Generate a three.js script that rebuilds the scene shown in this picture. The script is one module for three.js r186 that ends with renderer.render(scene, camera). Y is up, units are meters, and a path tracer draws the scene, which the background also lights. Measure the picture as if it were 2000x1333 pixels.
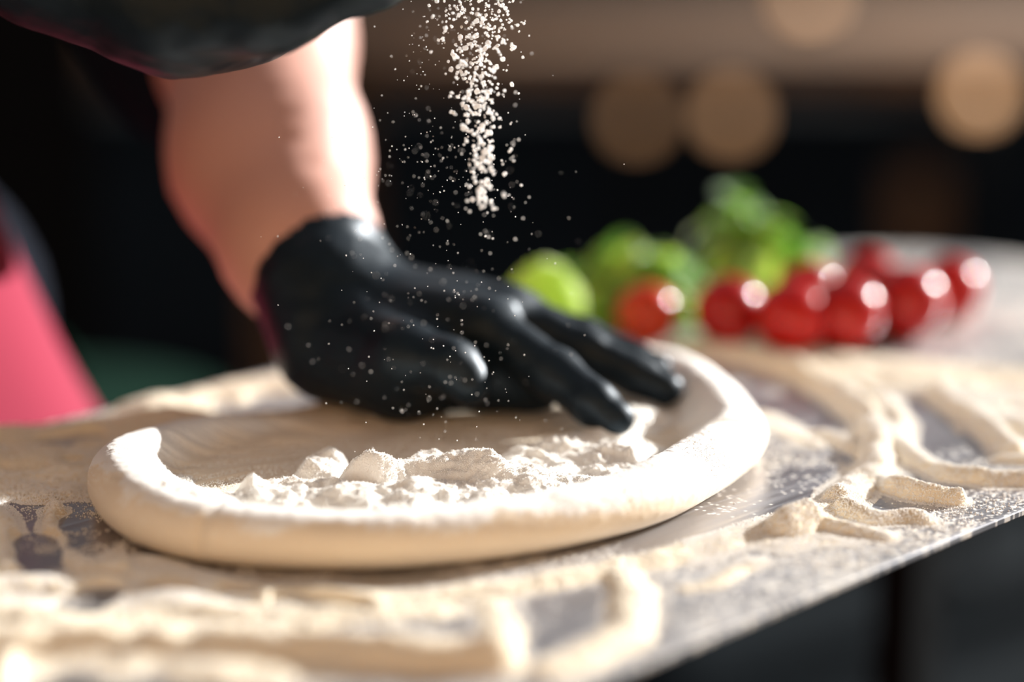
import * as THREE from 'three';
import { mergeGeometries, mergeVertices } from 'three/addons/utils/BufferGeometryUtils.js';

// ---------------------------------------------------------------- camera, sky, sun, exposure
const scene = new THREE.Scene();
const camera = new THREE.PerspectiveCamera(16.07, 2000 / 1333, 0.05, 60);
camera.position.set(0, 1.2046, 1.0864);
camera.rotation.set(-13 * Math.PI / 180, 0, 0);
camera.focus = 1.04;
camera.userData.fStop = 1.56;
scene.add(camera);

const SKY = 0.28, SUN = 11.8;
const skyData = new Float32Array(64 * 32 * 4);
for (let j = 0; j < 32; j++) for (let i = 0; i < 64; i++) {
  const e = ((j + 0.5) / 32 - 0.5) * Math.PI, t = Math.max(0, Math.sin(e));
  const k = (j * 64 + i) * 4;
  skyData[k] = SKY * (1.06 - 0.22 * t); skyData[k + 1] = SKY * (0.99 - 0.16 * t); skyData[k + 2] = SKY * (0.95 - 0.04 * t); skyData[k + 3] = 1;
}
const skyTex = new THREE.DataTexture(skyData, 64, 32, THREE.RGBAFormat, THREE.FloatType);
skyTex.mapping = THREE.EquirectangularReflectionMapping;
skyTex.magFilter = THREE.LinearFilter;
skyTex.needsUpdate = true;
scene.background = skyTex;
scene.environment = skyTex;

const sunDir = new THREE.Vector3(0.762, 0.325, -0.565).normalize();
const sun = new THREE.DirectionalLight(new THREE.Color(1, 0.985, 0.955), SUN);
sun.position.copy(sunDir).multiplyScalar(8).add(new THREE.Vector3(0, 0.9, 0));
sun.target.position.set(0, 0.9, 0);
sun.castShadow = true;
Object.assign(sun.shadow.camera, { left: -6, right: 6, top: 5, bottom: -5, near: 0.5, far: 24 });
sun.shadow.mapSize.set(2048, 2048);
scene.add(sun, sun.target);
const EXPOSURE = 1.06;

// ---------------------------------------------------------------- helpers
let seed = 20240611;
const rnd = () => { seed = (seed + 0x6D2B79F5) | 0; let t = Math.imul(seed ^ (seed >>> 15), 1 | seed); t = (t + Math.imul(t ^ (t >>> 7), 61 | t)) ^ t; return ((t ^ (t >>> 14)) >>> 0) / 4294967296; };
const rr = (a, b) => a + (b - a) * rnd();
const gauss = () => Math.sqrt(-2 * Math.log(1 - rnd())) * Math.cos(6.2831853 * rnd());
const clamp = (x, a = 0, b = 1) => Math.min(b, Math.max(a, x));
const smooth = (a, b, x) => { const t = clamp((x - a) / (b - a)); return t * t * (3 - 2 * t); };
const mix = (a, b, t) => a + (b - a) * t;
const V = (x, y, z) => new THREE.Vector3(x, y, z);
function hash3(x, y, z) { let h = Math.imul(x, 374761393) ^ Math.imul(y, 668265263) ^ Math.imul(z, 2147483647 ^ 1274126177); h = Math.imul(h ^ (h >>> 13), 1274126177); return ((h ^ (h >>> 16)) >>> 0) / 4294967296; }
function noise3(x, y, z) {
  const X = Math.floor(x), Y = Math.floor(y), Z = Math.floor(z), f = (t) => t * t * (3 - 2 * t);
  const a = f(x - X), b = f(y - Y), c = f(z - Z);
  const L = (k) => mix(mix(hash3(X, Y, Z + k), hash3(X + 1, Y, Z + k), a), mix(hash3(X, Y + 1, Z + k), hash3(X + 1, Y + 1, Z + k), a), b);
  return mix(L(0), L(1), c) * 2 - 1;
}
const fbm = (x, y, z, o = 4) => { let s = 0, a = 0.5; for (let i = 0; i < o; i++) { s += a * noise3(x, y, z); x = x * 2.03 + 11.7; y = y * 2.03 + 5.1; z = z * 2.03 + 3.3; a *= 0.5; } return s; };
const used = {};
function numbered(n) { const k = used[n] = (used[n] ?? -1) + 1; return k ? `${n}_${String(k).padStart(3, '0')}` : n; }
function tag(o, label, category, group, kind) {
  if (label) o.userData.label = label;
  if (category) o.userData.category = category;
  if (group) o.userData.group = group;
  if (kind) o.userData.kind = kind;
  return o;
}
function mesh(name, geo, mat, parent) {
  const m = new THREE.Mesh(geo, mat); m.name = parent ? name : numbered(name);
  m.castShadow = m.receiveShadow = true; (parent ?? scene).add(m); return m;
}
function base(name, p = [0, 0, 0], turn = 0) { const g = new THREE.Group(); g.name = numbered(name); g.position.set(...p); g.rotation.y = turn; scene.add(g); return g; }
function std(c, rough, o = {}) {
  const m = new (o.physical ? THREE.MeshPhysicalMaterial : THREE.MeshStandardMaterial)({ roughness: rough });
  m.color.setRGB(...c); delete o.physical; for (const k in o) { if (k === 'sheenColor' || k === 'emissive') m[k].setRGB(...o[k]); else m[k] = o[k]; } return m;
}
function dataTex(w, h, f, srgb = false) {
  const d = new Uint8Array(w * h * 4);
  for (let j = 0; j < h; j++) for (let i = 0; i < w; i++) { const c = f(i, j), k = (j * w + i) * 4; d[k] = clamp(c[0]) * 255; d[k + 1] = clamp(c[1]) * 255; d[k + 2] = clamp(c[2]) * 255; d[k + 3] = 255; }
  const t = new THREE.DataTexture(d, w, h); t.magFilter = THREE.LinearFilter; t.minFilter = THREE.LinearFilter; t.wrapS = t.wrapT = THREE.RepeatWrapping;
  if (srgb) t.colorSpace = THREE.SRGBColorSpace; t.needsUpdate = true; return t;
}
// a smooth closed surface where sdf(x, y, z) = 0 (naive surface nets)
function surfaceNets(sdf, lo, hi, cell) {
  const n = [0, 1, 2].map((k) => Math.ceil((hi[k] - lo[k]) / cell) + 1), [nx, ny, nz] = n, F = new Float32Array(nx * ny * nz);
  for (let k = 0, q = 0; k < nz; k++) for (let j = 0; j < ny; j++) for (let i = 0; i < nx; i++) F[q++] = sdf(lo[0] + i * cell, lo[1] + j * cell, lo[2] + k * cell);
  const id = new Int32Array(nx * ny * nz).fill(-1), pos = [], idx = [];
  const at = (i, j, k) => i + nx * (j + ny * k), E = [[0, 1], [2, 3], [4, 5], [6, 7], [0, 2], [1, 3], [4, 6], [5, 7], [0, 4], [1, 5], [2, 6], [3, 7]];
  for (let k = 0; k < nz - 1; k++) for (let j = 0; j < ny - 1; j++) for (let i = 0; i < nx - 1; i++) {
    const v = [0, 1, 2, 3, 4, 5, 6, 7].map((c) => F[at(i + (c & 1), j + ((c >> 1) & 1), k + (c >> 2))]);
    let m = 0; for (let c = 0; c < 8; c++) if (v[c] < 0) m |= 1 << c;
    if (m === 0 || m === 255) continue;
    let s = [0, 0, 0], c = 0;
    for (const [a, b] of E) if ((v[a] < 0) !== (v[b] < 0)) { const t = v[a] / (v[a] - v[b]); for (let d = 0; d < 3; d++) s[d] += mix((a >> d) & 1, (b >> d) & 1, t); c++; }
    id[at(i, j, k)] = pos.length / 3; pos.push(lo[0] + (i + s[0] / c) * cell, lo[1] + (j + s[1] / c) * cell, lo[2] + (k + s[2] / c) * cell);
  }
  const quad = (a, b, c, d, flip) => { if (a < 0 || b < 0 || c < 0 || d < 0) return; if (flip) idx.push(a, c, b, a, d, c); else idx.push(a, b, c, a, c, d); };
  for (let k = 1; k < nz - 1; k++) for (let j = 1; j < ny - 1; j++) for (let i = 1; i < nx - 1; i++) {
    const f = F[at(i, j, k)] < 0;
    if (f !== F[at(i + 1, j, k)] < 0) quad(id[at(i, j - 1, k - 1)], id[at(i, j, k - 1)], id[at(i, j, k)], id[at(i, j - 1, k)], !f);
    if (f !== F[at(i, j + 1, k)] < 0) quad(id[at(i - 1, j, k - 1)], id[at(i - 1, j, k)], id[at(i, j, k)], id[at(i, j, k - 1)], !f);
    if (f !== F[at(i, j, k + 1)] < 0) quad(id[at(i - 1, j - 1, k)], id[at(i, j - 1, k)], id[at(i, j, k)], id[at(i - 1, j, k)], !f);
  }
  const g = new THREE.BufferGeometry(); g.setAttribute('position', new THREE.Float32BufferAttribute(pos, 3)); g.setIndex(idx);
  g.computeVertexNormals(); return g;
}
const smin = (a, b, k) => { const h = Math.max(k - Math.abs(a - b), 0) / k; return Math.min(a, b) - h * h * k * 0.25; };
function capsule(x, y, z, b) { // b: [ax, ay, az, ra, bx, by, bz, rb]
  const ux = b[4] - b[0], uy = b[5] - b[1], uz = b[6] - b[2], l = ux * ux + uy * uy + uz * uz;
  const t = l ? clamp(((x - b[0]) * ux + (y - b[1]) * uy + (z - b[2]) * uz) / l) : 0;
  return Math.hypot(x - b[0] - ux * t, y - b[1] - uy * t, z - b[2] - uz * t) - mix(b[3], b[7], t);
}
const chain = (...p) => p.slice(1).map((q, i) => [...p[i], ...q]);
const field = (bones, k) => (x, y, z) => { let d = 1e3; for (const b of bones) d = smin(d, capsule(x, y, z, b), k); return d; };

// ---------------------------------------------------------------- materials
const grainTex = dataTex(512, 512, (i, j) => { const v = 0.5 + 0.35 * fbm(i / 3, j / 3, 1, 2) + 0.25 * (hash3(i, j, 9) - 0.5); return [v, v, v]; });
grainTex.repeat.set(18, 18);
const flourMat = std([0.89, 0.78, 0.6], 1, { bumpMap: grainTex, bumpScale: 0.0004 });
const pileMat = std([0.95, 0.92, 0.86], 1, { bumpMap: grainTex, bumpScale: 0.0004 });
const grainMat = std([0.94, 0.92, 0.88], 1);
const fallMat = std([0.98, 0.97, 0.96], 1, { physical: true, transmission: 0.55 });
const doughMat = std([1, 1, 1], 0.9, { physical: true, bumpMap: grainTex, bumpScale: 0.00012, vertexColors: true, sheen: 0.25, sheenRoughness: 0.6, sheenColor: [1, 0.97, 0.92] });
const gloveMat = std([0.004, 0.009, 0.014], 0.45, { physical: true, specularIntensity: 0.7 });
gloveMat.specularColor.setRGB(0.72, 0.86, 1);
const skinMat = std([0.62, 0.33, 0.26], 0.55, { physical: true, sheen: 0.3, sheenRoughness: 0.5, sheenColor: [0.9, 0.5, 0.4] });
const shirtMat = std([0.006, 0.01, 0.017], 1, { physical: true, specularIntensity: 0.15 });
const apronMat = std([0.25, 0.012, 0.038], 1);
const trouserMat = std([0.008, 0.01, 0.016], 1, { physical: true, specularIntensity: 0.15 });
const blackMetal = std([0.006, 0.007, 0.008], 0.9, { physical: true, specularIntensity: 0.2 });
const woodTex = dataTex(512, 128, (i, j) => { const g = 0.75 + 0.3 * fbm(i / 90, j / 5, 2, 4) + 0.12 * fbm(i / 20, j / 1.5, 7, 2); return [g, g * 0.97, g * 0.93]; }, true);
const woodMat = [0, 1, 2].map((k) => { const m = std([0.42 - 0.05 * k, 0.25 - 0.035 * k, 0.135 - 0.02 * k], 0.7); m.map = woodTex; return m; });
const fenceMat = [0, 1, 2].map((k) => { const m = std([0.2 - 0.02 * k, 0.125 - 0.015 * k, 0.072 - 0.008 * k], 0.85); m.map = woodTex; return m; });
// ---------------------------------------------------------------- setting
const floorTex = dataTex(256, 256, (i, j) => { const v = 0.8 + 0.3 * fbm(i / 10, j / 10, 4, 4); return [v, v, v]; }, true);
floorTex.repeat.set(0.5, 0.5);
const floorGeo = new THREE.BoxGeometry(16, 0.1, 16);
{ const m = std([0.009, 0.014, 0.018], 1, { physical: true, specularIntensity: 0.1 }); m.map = floorTex; tag(mesh('floor', floorGeo.translate(0, -0.05, -2.5), m), 'dark asphalt ground under the table', null, null, 'structure'); }
{ const m = std([0.42, 0.24, 0.105], 0.95, { bumpMap: grainTex, bumpScale: 0.003 });  // added wall behind the camera, bounces warm sunlight as fill
  tag(mesh('bounce_wall', new THREE.BoxGeometry(9, 3.6, 0.25).translate(-0.5, 1.8, 3.2), m), 'added ochre wall behind the camera bouncing warm sunlight', null, null, 'structure'); }
{ const m = std([0.03, 0.032, 0.036], 0.9);  // unseen wall, added to keep the sun off the ground
  tag(mesh('shade_wall', new THREE.BoxGeometry(0.25, 4.6, 4).translate(4.6, 2.3, -8.6), m), 'added dark side wall out of view, shading the ground', null, null, 'structure'); }

// wooden fence far behind: one board each
{
  const f = base('wooden_fence', [0, 0, -8.6]);
  tag(f, 'brown upright board fence closing off the dark terrace', 'fence');
  const g = new THREE.BoxGeometry(0.142, 1.9, 0.024).translate(0, 0.98, 0); const uv = g.attributes.uv;
  for (let i = 0; i < uv.count; i++) uv.setXY(i, uv.getY(i) * 1.9, uv.getX(i) * 0.14);
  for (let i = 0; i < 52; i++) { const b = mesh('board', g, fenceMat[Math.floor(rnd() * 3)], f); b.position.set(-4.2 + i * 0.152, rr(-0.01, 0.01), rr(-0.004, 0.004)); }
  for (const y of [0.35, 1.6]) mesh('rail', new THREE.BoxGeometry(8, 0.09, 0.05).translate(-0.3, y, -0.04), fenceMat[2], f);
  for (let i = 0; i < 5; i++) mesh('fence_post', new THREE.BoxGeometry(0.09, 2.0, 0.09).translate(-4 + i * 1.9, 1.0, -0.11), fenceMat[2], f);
}
// picnic table in the sun
{
  const t = base('picnic_table', [0.62, 0.02, -3.25], -0.07);
  tag(t, 'long wooden plank table with sunlit top in the blurred distance', 'table');
  const g = new THREE.BoxGeometry(2.7, 0.04, 0.15); const uv = g.attributes.uv, p = g.attributes.position;
  for (let i = 0; i < uv.count; i++) uv.setXY(i, p.getX(i) * 0.8, p.getZ(i) * 3 + p.getY(i));
  for (let i = 0; i < 6; i++) { const m = mesh('plank', g, woodMat[i % 3], t); m.position.set(0, 0.745, 0.3 - i * 0.158); }
  for (const x of [-1.0, 1.0]) {
    mesh('crossbeam', new THREE.BoxGeometry(0.09, 0.08, 0.9).translate(x, 0.685, -0.09), woodMat[2], t);
    for (const s of [-1, 1]) { const l = mesh('leg', new THREE.BoxGeometry(0.09, 0.68, 0.09).translate(0, 0.32, 0), woodMat[2], t); l.position.set(x, 0, -0.09 + s * 0.3); }
  }
}
// small glowing lamps: three on thin dark stands, one in a cup on the plank table
function gardenLamp(x, y, z, r, power, label, y0 = 0) {
  const l = base('garden_lamp', [x, y0, z]); y -= y0;
  tag(l, label, 'lamp', 'small warm lamps glowing in the background');
  const lathe = (p) => new THREE.LatheGeometry(p.map(([a, b]) => new THREE.Vector2(a, b)), 20);
  if (y0) mesh('cup', lathe([[0.001, 0], [0.024, 0], [0.03, y - r * 0.3], [0.027, y - r * 0.3], [0.021, 0.004], [0.001, 0.004]]), blackMetal, l);
  else mesh('stand', lathe([[0.001, 0], [0.045, 0], [0.045, 0.01], [0.012, 0.02], [0.009, y - r - 0.02], [0.02, y - r - 0.012], [0.02, y - r * 0.8], [0.001, y - r * 0.8]]), blackMetal, l);
  const em = std([0.8, 0.55, 0.3], 0.6); em.emissive.setRGB(1, 0.55, 0.28); em.emissiveIntensity = power;
  mesh('bulb', new THREE.LatheGeometry(Array.from({ length: 13 }, (_, i) => { const a = -Math.PI / 2 + i / 12 * Math.PI; return new THREE.Vector2(Math.max(0.0005, r * Math.cos(a)), y + r * 1.05 * Math.sin(a)); }), 24), em, l).castShadow = false;
  const p = new THREE.PointLight(new THREE.Color(1, 0.55, 0.28), power * r * r * Math.PI * 0.6, 4); p.position.set(0, y, 0); p.castShadow = true; l.add(p);
}
gardenLamp(0.22, 0.627, -3.15, 0.026, 0.55, 'dimmest blurred warm lamp, just right of the falling flour');
gardenLamp(0.382, 0.641, -3.1, 0.028, 0.95, 'blurred warm lamp above the tall basil sprig');
gardenLamp(0.705, 0.745, -2.55, 0.026, 1.7, 'blurred warm lamp beyond the far corner of the steel table');
gardenLamp(0.55, 0.812, -3.42, 0.028, 1.5, 'brightest and highest warm lamp, on the plank table top', 0.785);

// dark post
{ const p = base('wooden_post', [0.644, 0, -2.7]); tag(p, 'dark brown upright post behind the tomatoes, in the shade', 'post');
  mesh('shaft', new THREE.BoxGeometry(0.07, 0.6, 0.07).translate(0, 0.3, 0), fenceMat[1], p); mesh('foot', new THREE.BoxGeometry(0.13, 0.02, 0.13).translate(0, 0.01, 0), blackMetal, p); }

// dark cabinet at the left
{ const c = base('metal_cabinet', [-0.86, 0, -1.9], 0.2); tag(c, 'tall dark metal cabinet in the shade behind the person', 'cabinet');
  const m = std([0.004, 0.005, 0.007], 0.9, { physical: true, specularIntensity: 0.2 });
  mesh('carcass', new THREE.BoxGeometry(0.66, 1.24, 0.4).translate(0, 0.68, 0), m, c); mesh('plinth', new THREE.BoxGeometry(0.6, 0.06, 0.36).translate(0, 0.03, 0), blackMetal, c);
  for (const s of [-1, 1]) { const d = mesh('door', new THREE.BoxGeometry(0.322, 1.2, 0.018).translate(s * 0.164, 0.68, 0.21), m, c); mesh('handle', new THREE.CylinderGeometry(0.006, 0.006, 0.16, 10).translate(s * 0.03, 0.75, 0.235), blackMetal, d); }
}
// green bin beyond the table
{ const b = base('plastic_bin', [-0.47, 0, -1.15], 0.5); tag(b, 'dark green plastic bin standing behind the table', 'bin');
  const m = std([0.003, 0.02, 0.012], 1, { physical: true, specularIntensity: 0.1 });
  mesh('tub', new THREE.LatheGeometry([[0.001, 0], [0.15, 0], [0.19, 0.56], [0.2, 0.57], [0.2, 0.585], [0.185, 0.585], [0.145, 0.02], [0.001, 0.02]].map(([a, c]) => new THREE.Vector2(a, c)), 40), m, b);
  mesh('lid', new THREE.LatheGeometry([[0.21, 0.575], [0.213, 0.6], [0.2, 0.615], [0.08, 0.64], [0.001, 0.645]].map(([a, c]) => new THREE.Vector2(a, c)), 40), m, b);
  mesh('handle', new THREE.TorusGeometry(0.045, 0.008, 8, 20, Math.PI).translate(0, 0.64, 0), m, b); }

// ---------------------------------------------------------------- steel table
const TOP = 0.9, UX = 0.68, UZ = -0.7332, NX = 0.7332, NZ = 0.68;    // u runs along the table, n across it
const toU = (x, z) => x * UX + z * UZ, toN = (x, z) => x * NX + z * NZ;
const U0 = -0.62, U1 = 0.572, N0 = -0.205, N1 = 0.222;
const toXZ = (u, n) => [u * UX + n * NX, u * UZ + n * NZ];
const ridges = [
  [0.01, 0.009, [[0.109, -0.204], [0.130, -0.186], [0.151, -0.151], [0.168, -0.097], [0.176, -0.052], [0.172, -0.006], [0.159, 0.042], [0.142, 0.081]]],
  [0.01, 0.0034, [[0.142, 0.081], [0.122, 0.104], [0.100, 0.123], [0.082, 0.142], [0.060, 0.160], [0.037, 0.174], [0.012, 0.188], [-0.012, 0.199], [-0.035, 0.206], [-0.059, 0.209], [-0.086, 0.207], [-0.115, 0.197], [-0.135, 0.180], [-0.147, 0.166]]],
  [0.008, 0.0055, [[0.154, -0.174], [0.173, -0.134], [0.185, -0.097], [0.188, -0.052], [0.181, -0.010], [0.186, 0.016], [0.196, 0.039], [0.215, 0.050], [0.240, 0.050]]],
  [0.0065, 0.007, [[0.162, 0.042], [0.169, 0.062], [0.179, 0.073], [0.194, 0.079]]],
  [0.007, 0.006, [[0.143, 0.092], [0.156, 0.107], [0.173, 0.106]]],
  [0.012, 0.01, [[0.115, 0.122], [0.124, 0.113]]],
  [0.007, 0.0045, [[0.122, 0.100], [0.137, 0.118], [0.153, 0.129]]],
  [0.007, 0.003, [[0.148, -0.033], [0.156, -0.022], [0.161, -0.007]]],
  [0.006, 0.0012, [[0.124, -0.067], [0.134, -0.042], [0.143, -0.015]]],
  [0.022, 0.0035, [[0.156, -0.192], [0.218, -0.162], [0.288, -0.134]]],
  [0.018, 0.004, [[0.230, -0.113], [0.240, -0.067], [0.263, -0.024]]],
  [0.008, 0.006, [[0.217, -0.113], [0.228, -0.057], [0.234, -0.001]]],
  [0.005, 0.004, [[0.227, 0.012], [0.245, 0.016]]],
  [0.012, 0.004, [[0.093, -0.204], [0.118, -0.204], [0.140, -0.201], [0.167, -0.192]]],
  [0.011, 0.01, [[-0.194, 0.270], [-0.173, 0.266], [-0.148, 0.261], [-0.111, 0.261], [-0.073, 0.267], [-0.055, 0.273], [-0.027, 0.276], [-0.007, 0.276]]],
  [0.008, 0.005, [[-0.188, 0.246], [-0.179, 0.278], [-0.174, 0.307]]],
  [0.014, 0.005, [[-0.203, 0.230], [-0.184, 0.230], [-0.167, 0.236]]],
  [0.008, 0.0025, [[-0.162, 0.246], [-0.113, 0.244], [-0.071, 0.249], [-0.019, 0.258]]],
  [0.009, 0.0018, [[-0.008, 0.212], [-0.003, 0.240], [-0.007, 0.273]]],
  [0.01, 0.0038, [[0.042, 0.169], [0.046, 0.194], [0.047, 0.221], [0.041, 0.249], [0.027, 0.270], [0.014, 0.283]]],
  [0.005, 0.0015, [[0.066, 0.194], [0.080, 0.188], [0.098, 0.162]]],
  [0.012, 0.005, [[-0.209, 0.203], [-0.186, 0.197], [-0.163, 0.191], [-0.157, 0.194]]],
  [0.009, 0.003, [[-0.142, 0.188], [-0.136, 0.212], [-0.116, 0.224], [-0.077, 0.226], [-0.039, 0.221]]],
  [0.006, 0.003, [[-0.149, 0.181], [-0.114, 0.203], [-0.094, 0.207], [-0.058, 0.212]]],
  [0.008, 0.006, [[-0.226, 0.092], [-0.209, 0.129], [-0.197, 0.175]]],
  [0.006, 0.005, [[-0.197, 0.092], [-0.187, 0.129], [-0.178, 0.156], [-0.168, 0.174], [-0.154, 0.176]]],
  [0.005, 0.001, [[-0.179, 0.100], [-0.169, 0.135], [-0.159, 0.156]]],
  [0.03, 0.006, [[-0.249, 0.016], [-0.216, 0.016], [-0.190, 0.033]]],
  [0.022, 0.006, [[-0.258, -0.024], [-0.230, -0.028], [-0.187, -0.052], [-0.170, -0.076]]],
  [0.013, 0.004, [[-0.192, -0.082], [-0.168, -0.097], [-0.138, -0.126], [-0.103, -0.151]]],
];
const bare = [
  [0.01, [[-0.218, -0.016], [-0.204, -0.025]]],
  [0.005, [[-0.201, 0.025]]],
  [0.01, [[-0.197, 0.135], [-0.187, 0.169]]],
  [0.012, [[-0.181, 0.107], [-0.173, 0.142]]],
  [0.01, [[-0.165, 0.218], [-0.158, 0.200]]],
  [0.006, [[-0.136, 0.199], [-0.128, 0.200]]],
  [0.006, [[-0.109, 0.201], [-0.100, 0.203]]],
  [0.012, [[0.133, 0.003], [0.146, 0.012]]],
  [0.006, [[-0.086, 0.209], [-0.058, 0.218]]],
];
const sheets = [
  [0.0024, [[-0.221, 0.181], [-0.153, 0.167], [-0.109, 0.200], [-0.049, 0.211], [-0.010, 0.201], [-0.009, 0.224], [-0.057, 0.243], [-0.111, 0.258], [-0.202, 0.265]]],
  [0.004, [[-0.273, -0.047], [-0.210, -0.042], [-0.172, -0.087], [-0.175, -0.006], [-0.186, 0.046], [-0.182, 0.081], [-0.243, 0.086]]],
  [0.0022, [[0.121, -0.206], [0.195, -0.192], [0.295, -0.168], [0.253, 0.021], [0.219, 0.016], [0.214, -0.038], [0.210, -0.097], [0.184, -0.118], [0.151, -0.151]]],
  [0.0012, [[0.080, 0.135], [0.108, 0.114], [0.132, 0.092], [0.158, 0.111], [0.146, 0.146], [0.113, 0.159], [0.089, 0.152]]],
  [0.003, [[-0.193, -0.076], [-0.170, -0.111], [-0.099, -0.177], [-0.095, -0.123], [-0.164, -0.067]]],
  [0.0022, [[-0.205, 0.254], [-0.055, 0.267], [-0.018, 0.273], [-0.018, 0.288], [-0.053, 0.302], [-0.194, 0.302]]],
];
const heaps = [
  [0.03, 0.007, [[-0.119, 0.124], [-0.086, 0.113], [-0.053, 0.124], [-0.022, 0.106], [0.018, 0.075], [0.046, 0.042]]],
  [0.012, 0.013, [[-0.081, 0.058], [-0.084, 0.067]]],
  [0.018, 0.015, [[-0.057, 0.083], [-0.044, 0.077], [-0.031, 0.075], [-0.015, 0.085]]],
  [0.01, 0.008, [[-0.096, 0.094], [-0.112, 0.106]]],
  [0.014, 0.008, [[0.000, 0.058], [0.023, 0.029], [0.048, 0.002], [0.066, -0.026]]],
  [0.012, 0.004, [[-0.149, 0.079], [-0.134, 0.121], [-0.122, 0.139]]],
];
function strokeDist(x, z, pts) {
  if (pts.length === 1) return Math.hypot(x - pts[0][0], z - pts[0][1]);
  let d = 1e9;
  for (let i = 0; i < pts.length - 1; i++) {
    const [ax, az] = pts[i], ux = pts[i + 1][0] - ax, uz = pts[i + 1][1] - az, t = clamp(((x - ax) * ux + (z - az) * uz) / (ux * ux + uz * uz));
    d = Math.min(d, (x - ax - ux * t) ** 2 + (z - az - uz * t) ** 2);
  }
  return Math.sqrt(d);
}
function boxOf(s) { const p = s[s.length - 1], w = s[0] * 1.7; return [Math.min(...p.map((a) => a[0])) - w, Math.max(...p.map((a) => a[0])) + w, Math.min(...p.map((a) => a[1])) - w, Math.max(...p.map((a) => a[1])) + w]; }
for (const s of [...ridges, ...bare, ...heaps]) s.box = boxOf(s);
function inside(x, z, p) { let c = false; for (let i = 0, j = p.length - 1; i < p.length; j = i++) if ((p[i][1] > z) !== (p[j][1] > z) && x < (p[j][0] - p[i][0]) * (z - p[i][1]) / (p[j][1] - p[i][1]) + p[i][0]) c = !c; return c; }
function sheetAt(x, z) {             // thin strewn layers
  let h = -1;
  for (const [t, p] of sheets) if (inside(x, z, p)) { const d = strokeDist(x, z, [...p, p[0]]); h = Math.max(h, t * (0.55 + 1.5 * fbm(x * 38, 2, z * 38, 3)) - 0.002 * (1 - smooth(0, 0.016, d))); }
  return h;
}
function strokes(list, x, z) {       // thickness of flour laid along the strokes
  let h = -0.0012;
  for (const s of list) {
    const b = s.box; if (x < b[0] || x > b[1] || z < b[2] || z > b[3]) continue;
    const [r, top, pts] = s, q = strokeDist(x, z, pts) / r;
    if (q > 1.6) continue;
    const v = top * (0.85 + 0.7 * fbm(x * 45, 3, z * 45, 2)) * (q < 1 ? (1 - q * q) ** 1.15 : 0) - 0.0012 * smooth(0.75, 1.5, q);
    h = h > 0 && v > 0 ? Math.max(h, v) + 0.18 * Math.min(h, v) : Math.max(h, v);
  }
  return h;
}
function flourAt(x, z) {
  const wx = x + 0.0035 * fbm(x * 60, 1, z * 60, 2), wz = z + 0.0035 * fbm(x * 60, 7, z * 60, 2);
  let h = strokes(ridges, wx, wz);
  h = Math.max(h, sheetAt(wx, wz));
  for (const s of bare) { const b = s.box; if (x < b[0] || x > b[1] || z < b[2] || z > b[3]) continue; h -= 0.008 * (1 - smooth(0.6, 1.15, strokeDist(wx, wz, s[1]) / s[0])); }
  return h;
}
const dusting = (x, z) => clamp(0.1 + 0.6 * fbm(x * 24, 3, z * 24, 3) + smooth(0.12, 0.22, toN(x, z)) * 0.3 + smooth(0.1, 0.3, -z) * 0.35 - smooth(-0.08, -0.15, x) * 0.4 * smooth(0.0, 0.06, z));
{
  const t = base('steel_table', [0, 0, 0]);
  tag(t, 'narrow brushed steel table strewn with flour under the dough', 'table');
  const W = 1024, H = 384;
  const dustMap = dataTex(W, H, (i, j) => {
    const [x, z] = toXZ(mix(U0, U1, i / W), mix(N0, N1, j / H));
    const f = flourAt(x, z), d = dusting(x, z) + smooth(-0.0012, 0, f) * 0.3, sp = hash3(i, j, 3);
    const c = sp < d * 0.62 ? 1 : 0.15 * d;
    const brush = 0.38 + 0.12 * noise3(i / 60, j * 0.9, 2);
    return [0, clamp(brush + c * 0.6), 1 - c];
  });
  const colMap = dataTex(W, H, (i, j) => { const m = dustMap.image.data[(j * W + i) * 4 + 2] / 255; return [mix(0.93, 0.74, m), mix(0.9, 0.74, m), mix(0.84, 0.76, m)]; }, true);
  const steel = new THREE.MeshStandardMaterial({ color: 0xffffff, metalness: 1, roughness: 1, map: colMap, metalnessMap: dustMap, roughnessMap: dustMap });
  const r = 0.14, s = new THREE.Shape();
  s.moveTo(U0, N0); s.lineTo(U1 - r, N0); s.absarc(U1 - r, N0 + r, r, -Math.PI / 2, 0); s.lineTo(U1, N1 - 0.06); s.absarc(U1 - 0.06, N1 - 0.06, 0.06, 0, Math.PI / 2); s.lineTo(U0, N1); s.closePath();
  const g = new THREE.ExtrudeGeometry(s, { depth: 0.002, bevelEnabled: true, bevelThickness: 0.0006, bevelSize: 0.0006, bevelOffset: -0.0006, bevelSegments: 2, curveSegments: 24 });
  const p = g.attributes.position, uv = g.attributes.uv;
  for (let i = 0; i < p.count; i++) {
    const u = p.getX(i), n = p.getY(i), y = p.getZ(i), [x, z] = toXZ(u, n);
    uv.setXY(i, (u - U0) / (U1 - U0), (n - N0) / (N1 - N0)); p.setXYZ(i, x, TOP - 0.0026 + y, z);
  }
  g.computeVertexNormals();
  mesh('table_top', g, steel, t);
  const dark = std([0.005, 0.006, 0.007], 1, { physical: true, specularIntensity: 0.15 });
  const fr = (du, dn, u, n, y0, y1) => { const b = new THREE.BoxGeometry(du, y1 - y0, dn); const [x, z] = toXZ(u, n); b.rotateY(Math.atan2(-UZ, UX)); b.translate(x, (y0 + y1) / 2, z); return b; };
  for (const n of [N0 + 0.1, N1 - 0.12]) mesh('frame_rail', fr(1.1, 0.03, 0, n, 0.855, 0.8972), dark, t);
  for (const u of [-0.52, 0.5]) { mesh('frame_rail', fr(0.03, 0.2, u, 0.0, 0.855, 0.8972), dark, t); for (const n of [N0 + 0.1, N1 - 0.12]) mesh('leg', fr(0.032, 0.032, u, n, 0, 0.8972), dark, t); }
}
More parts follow.
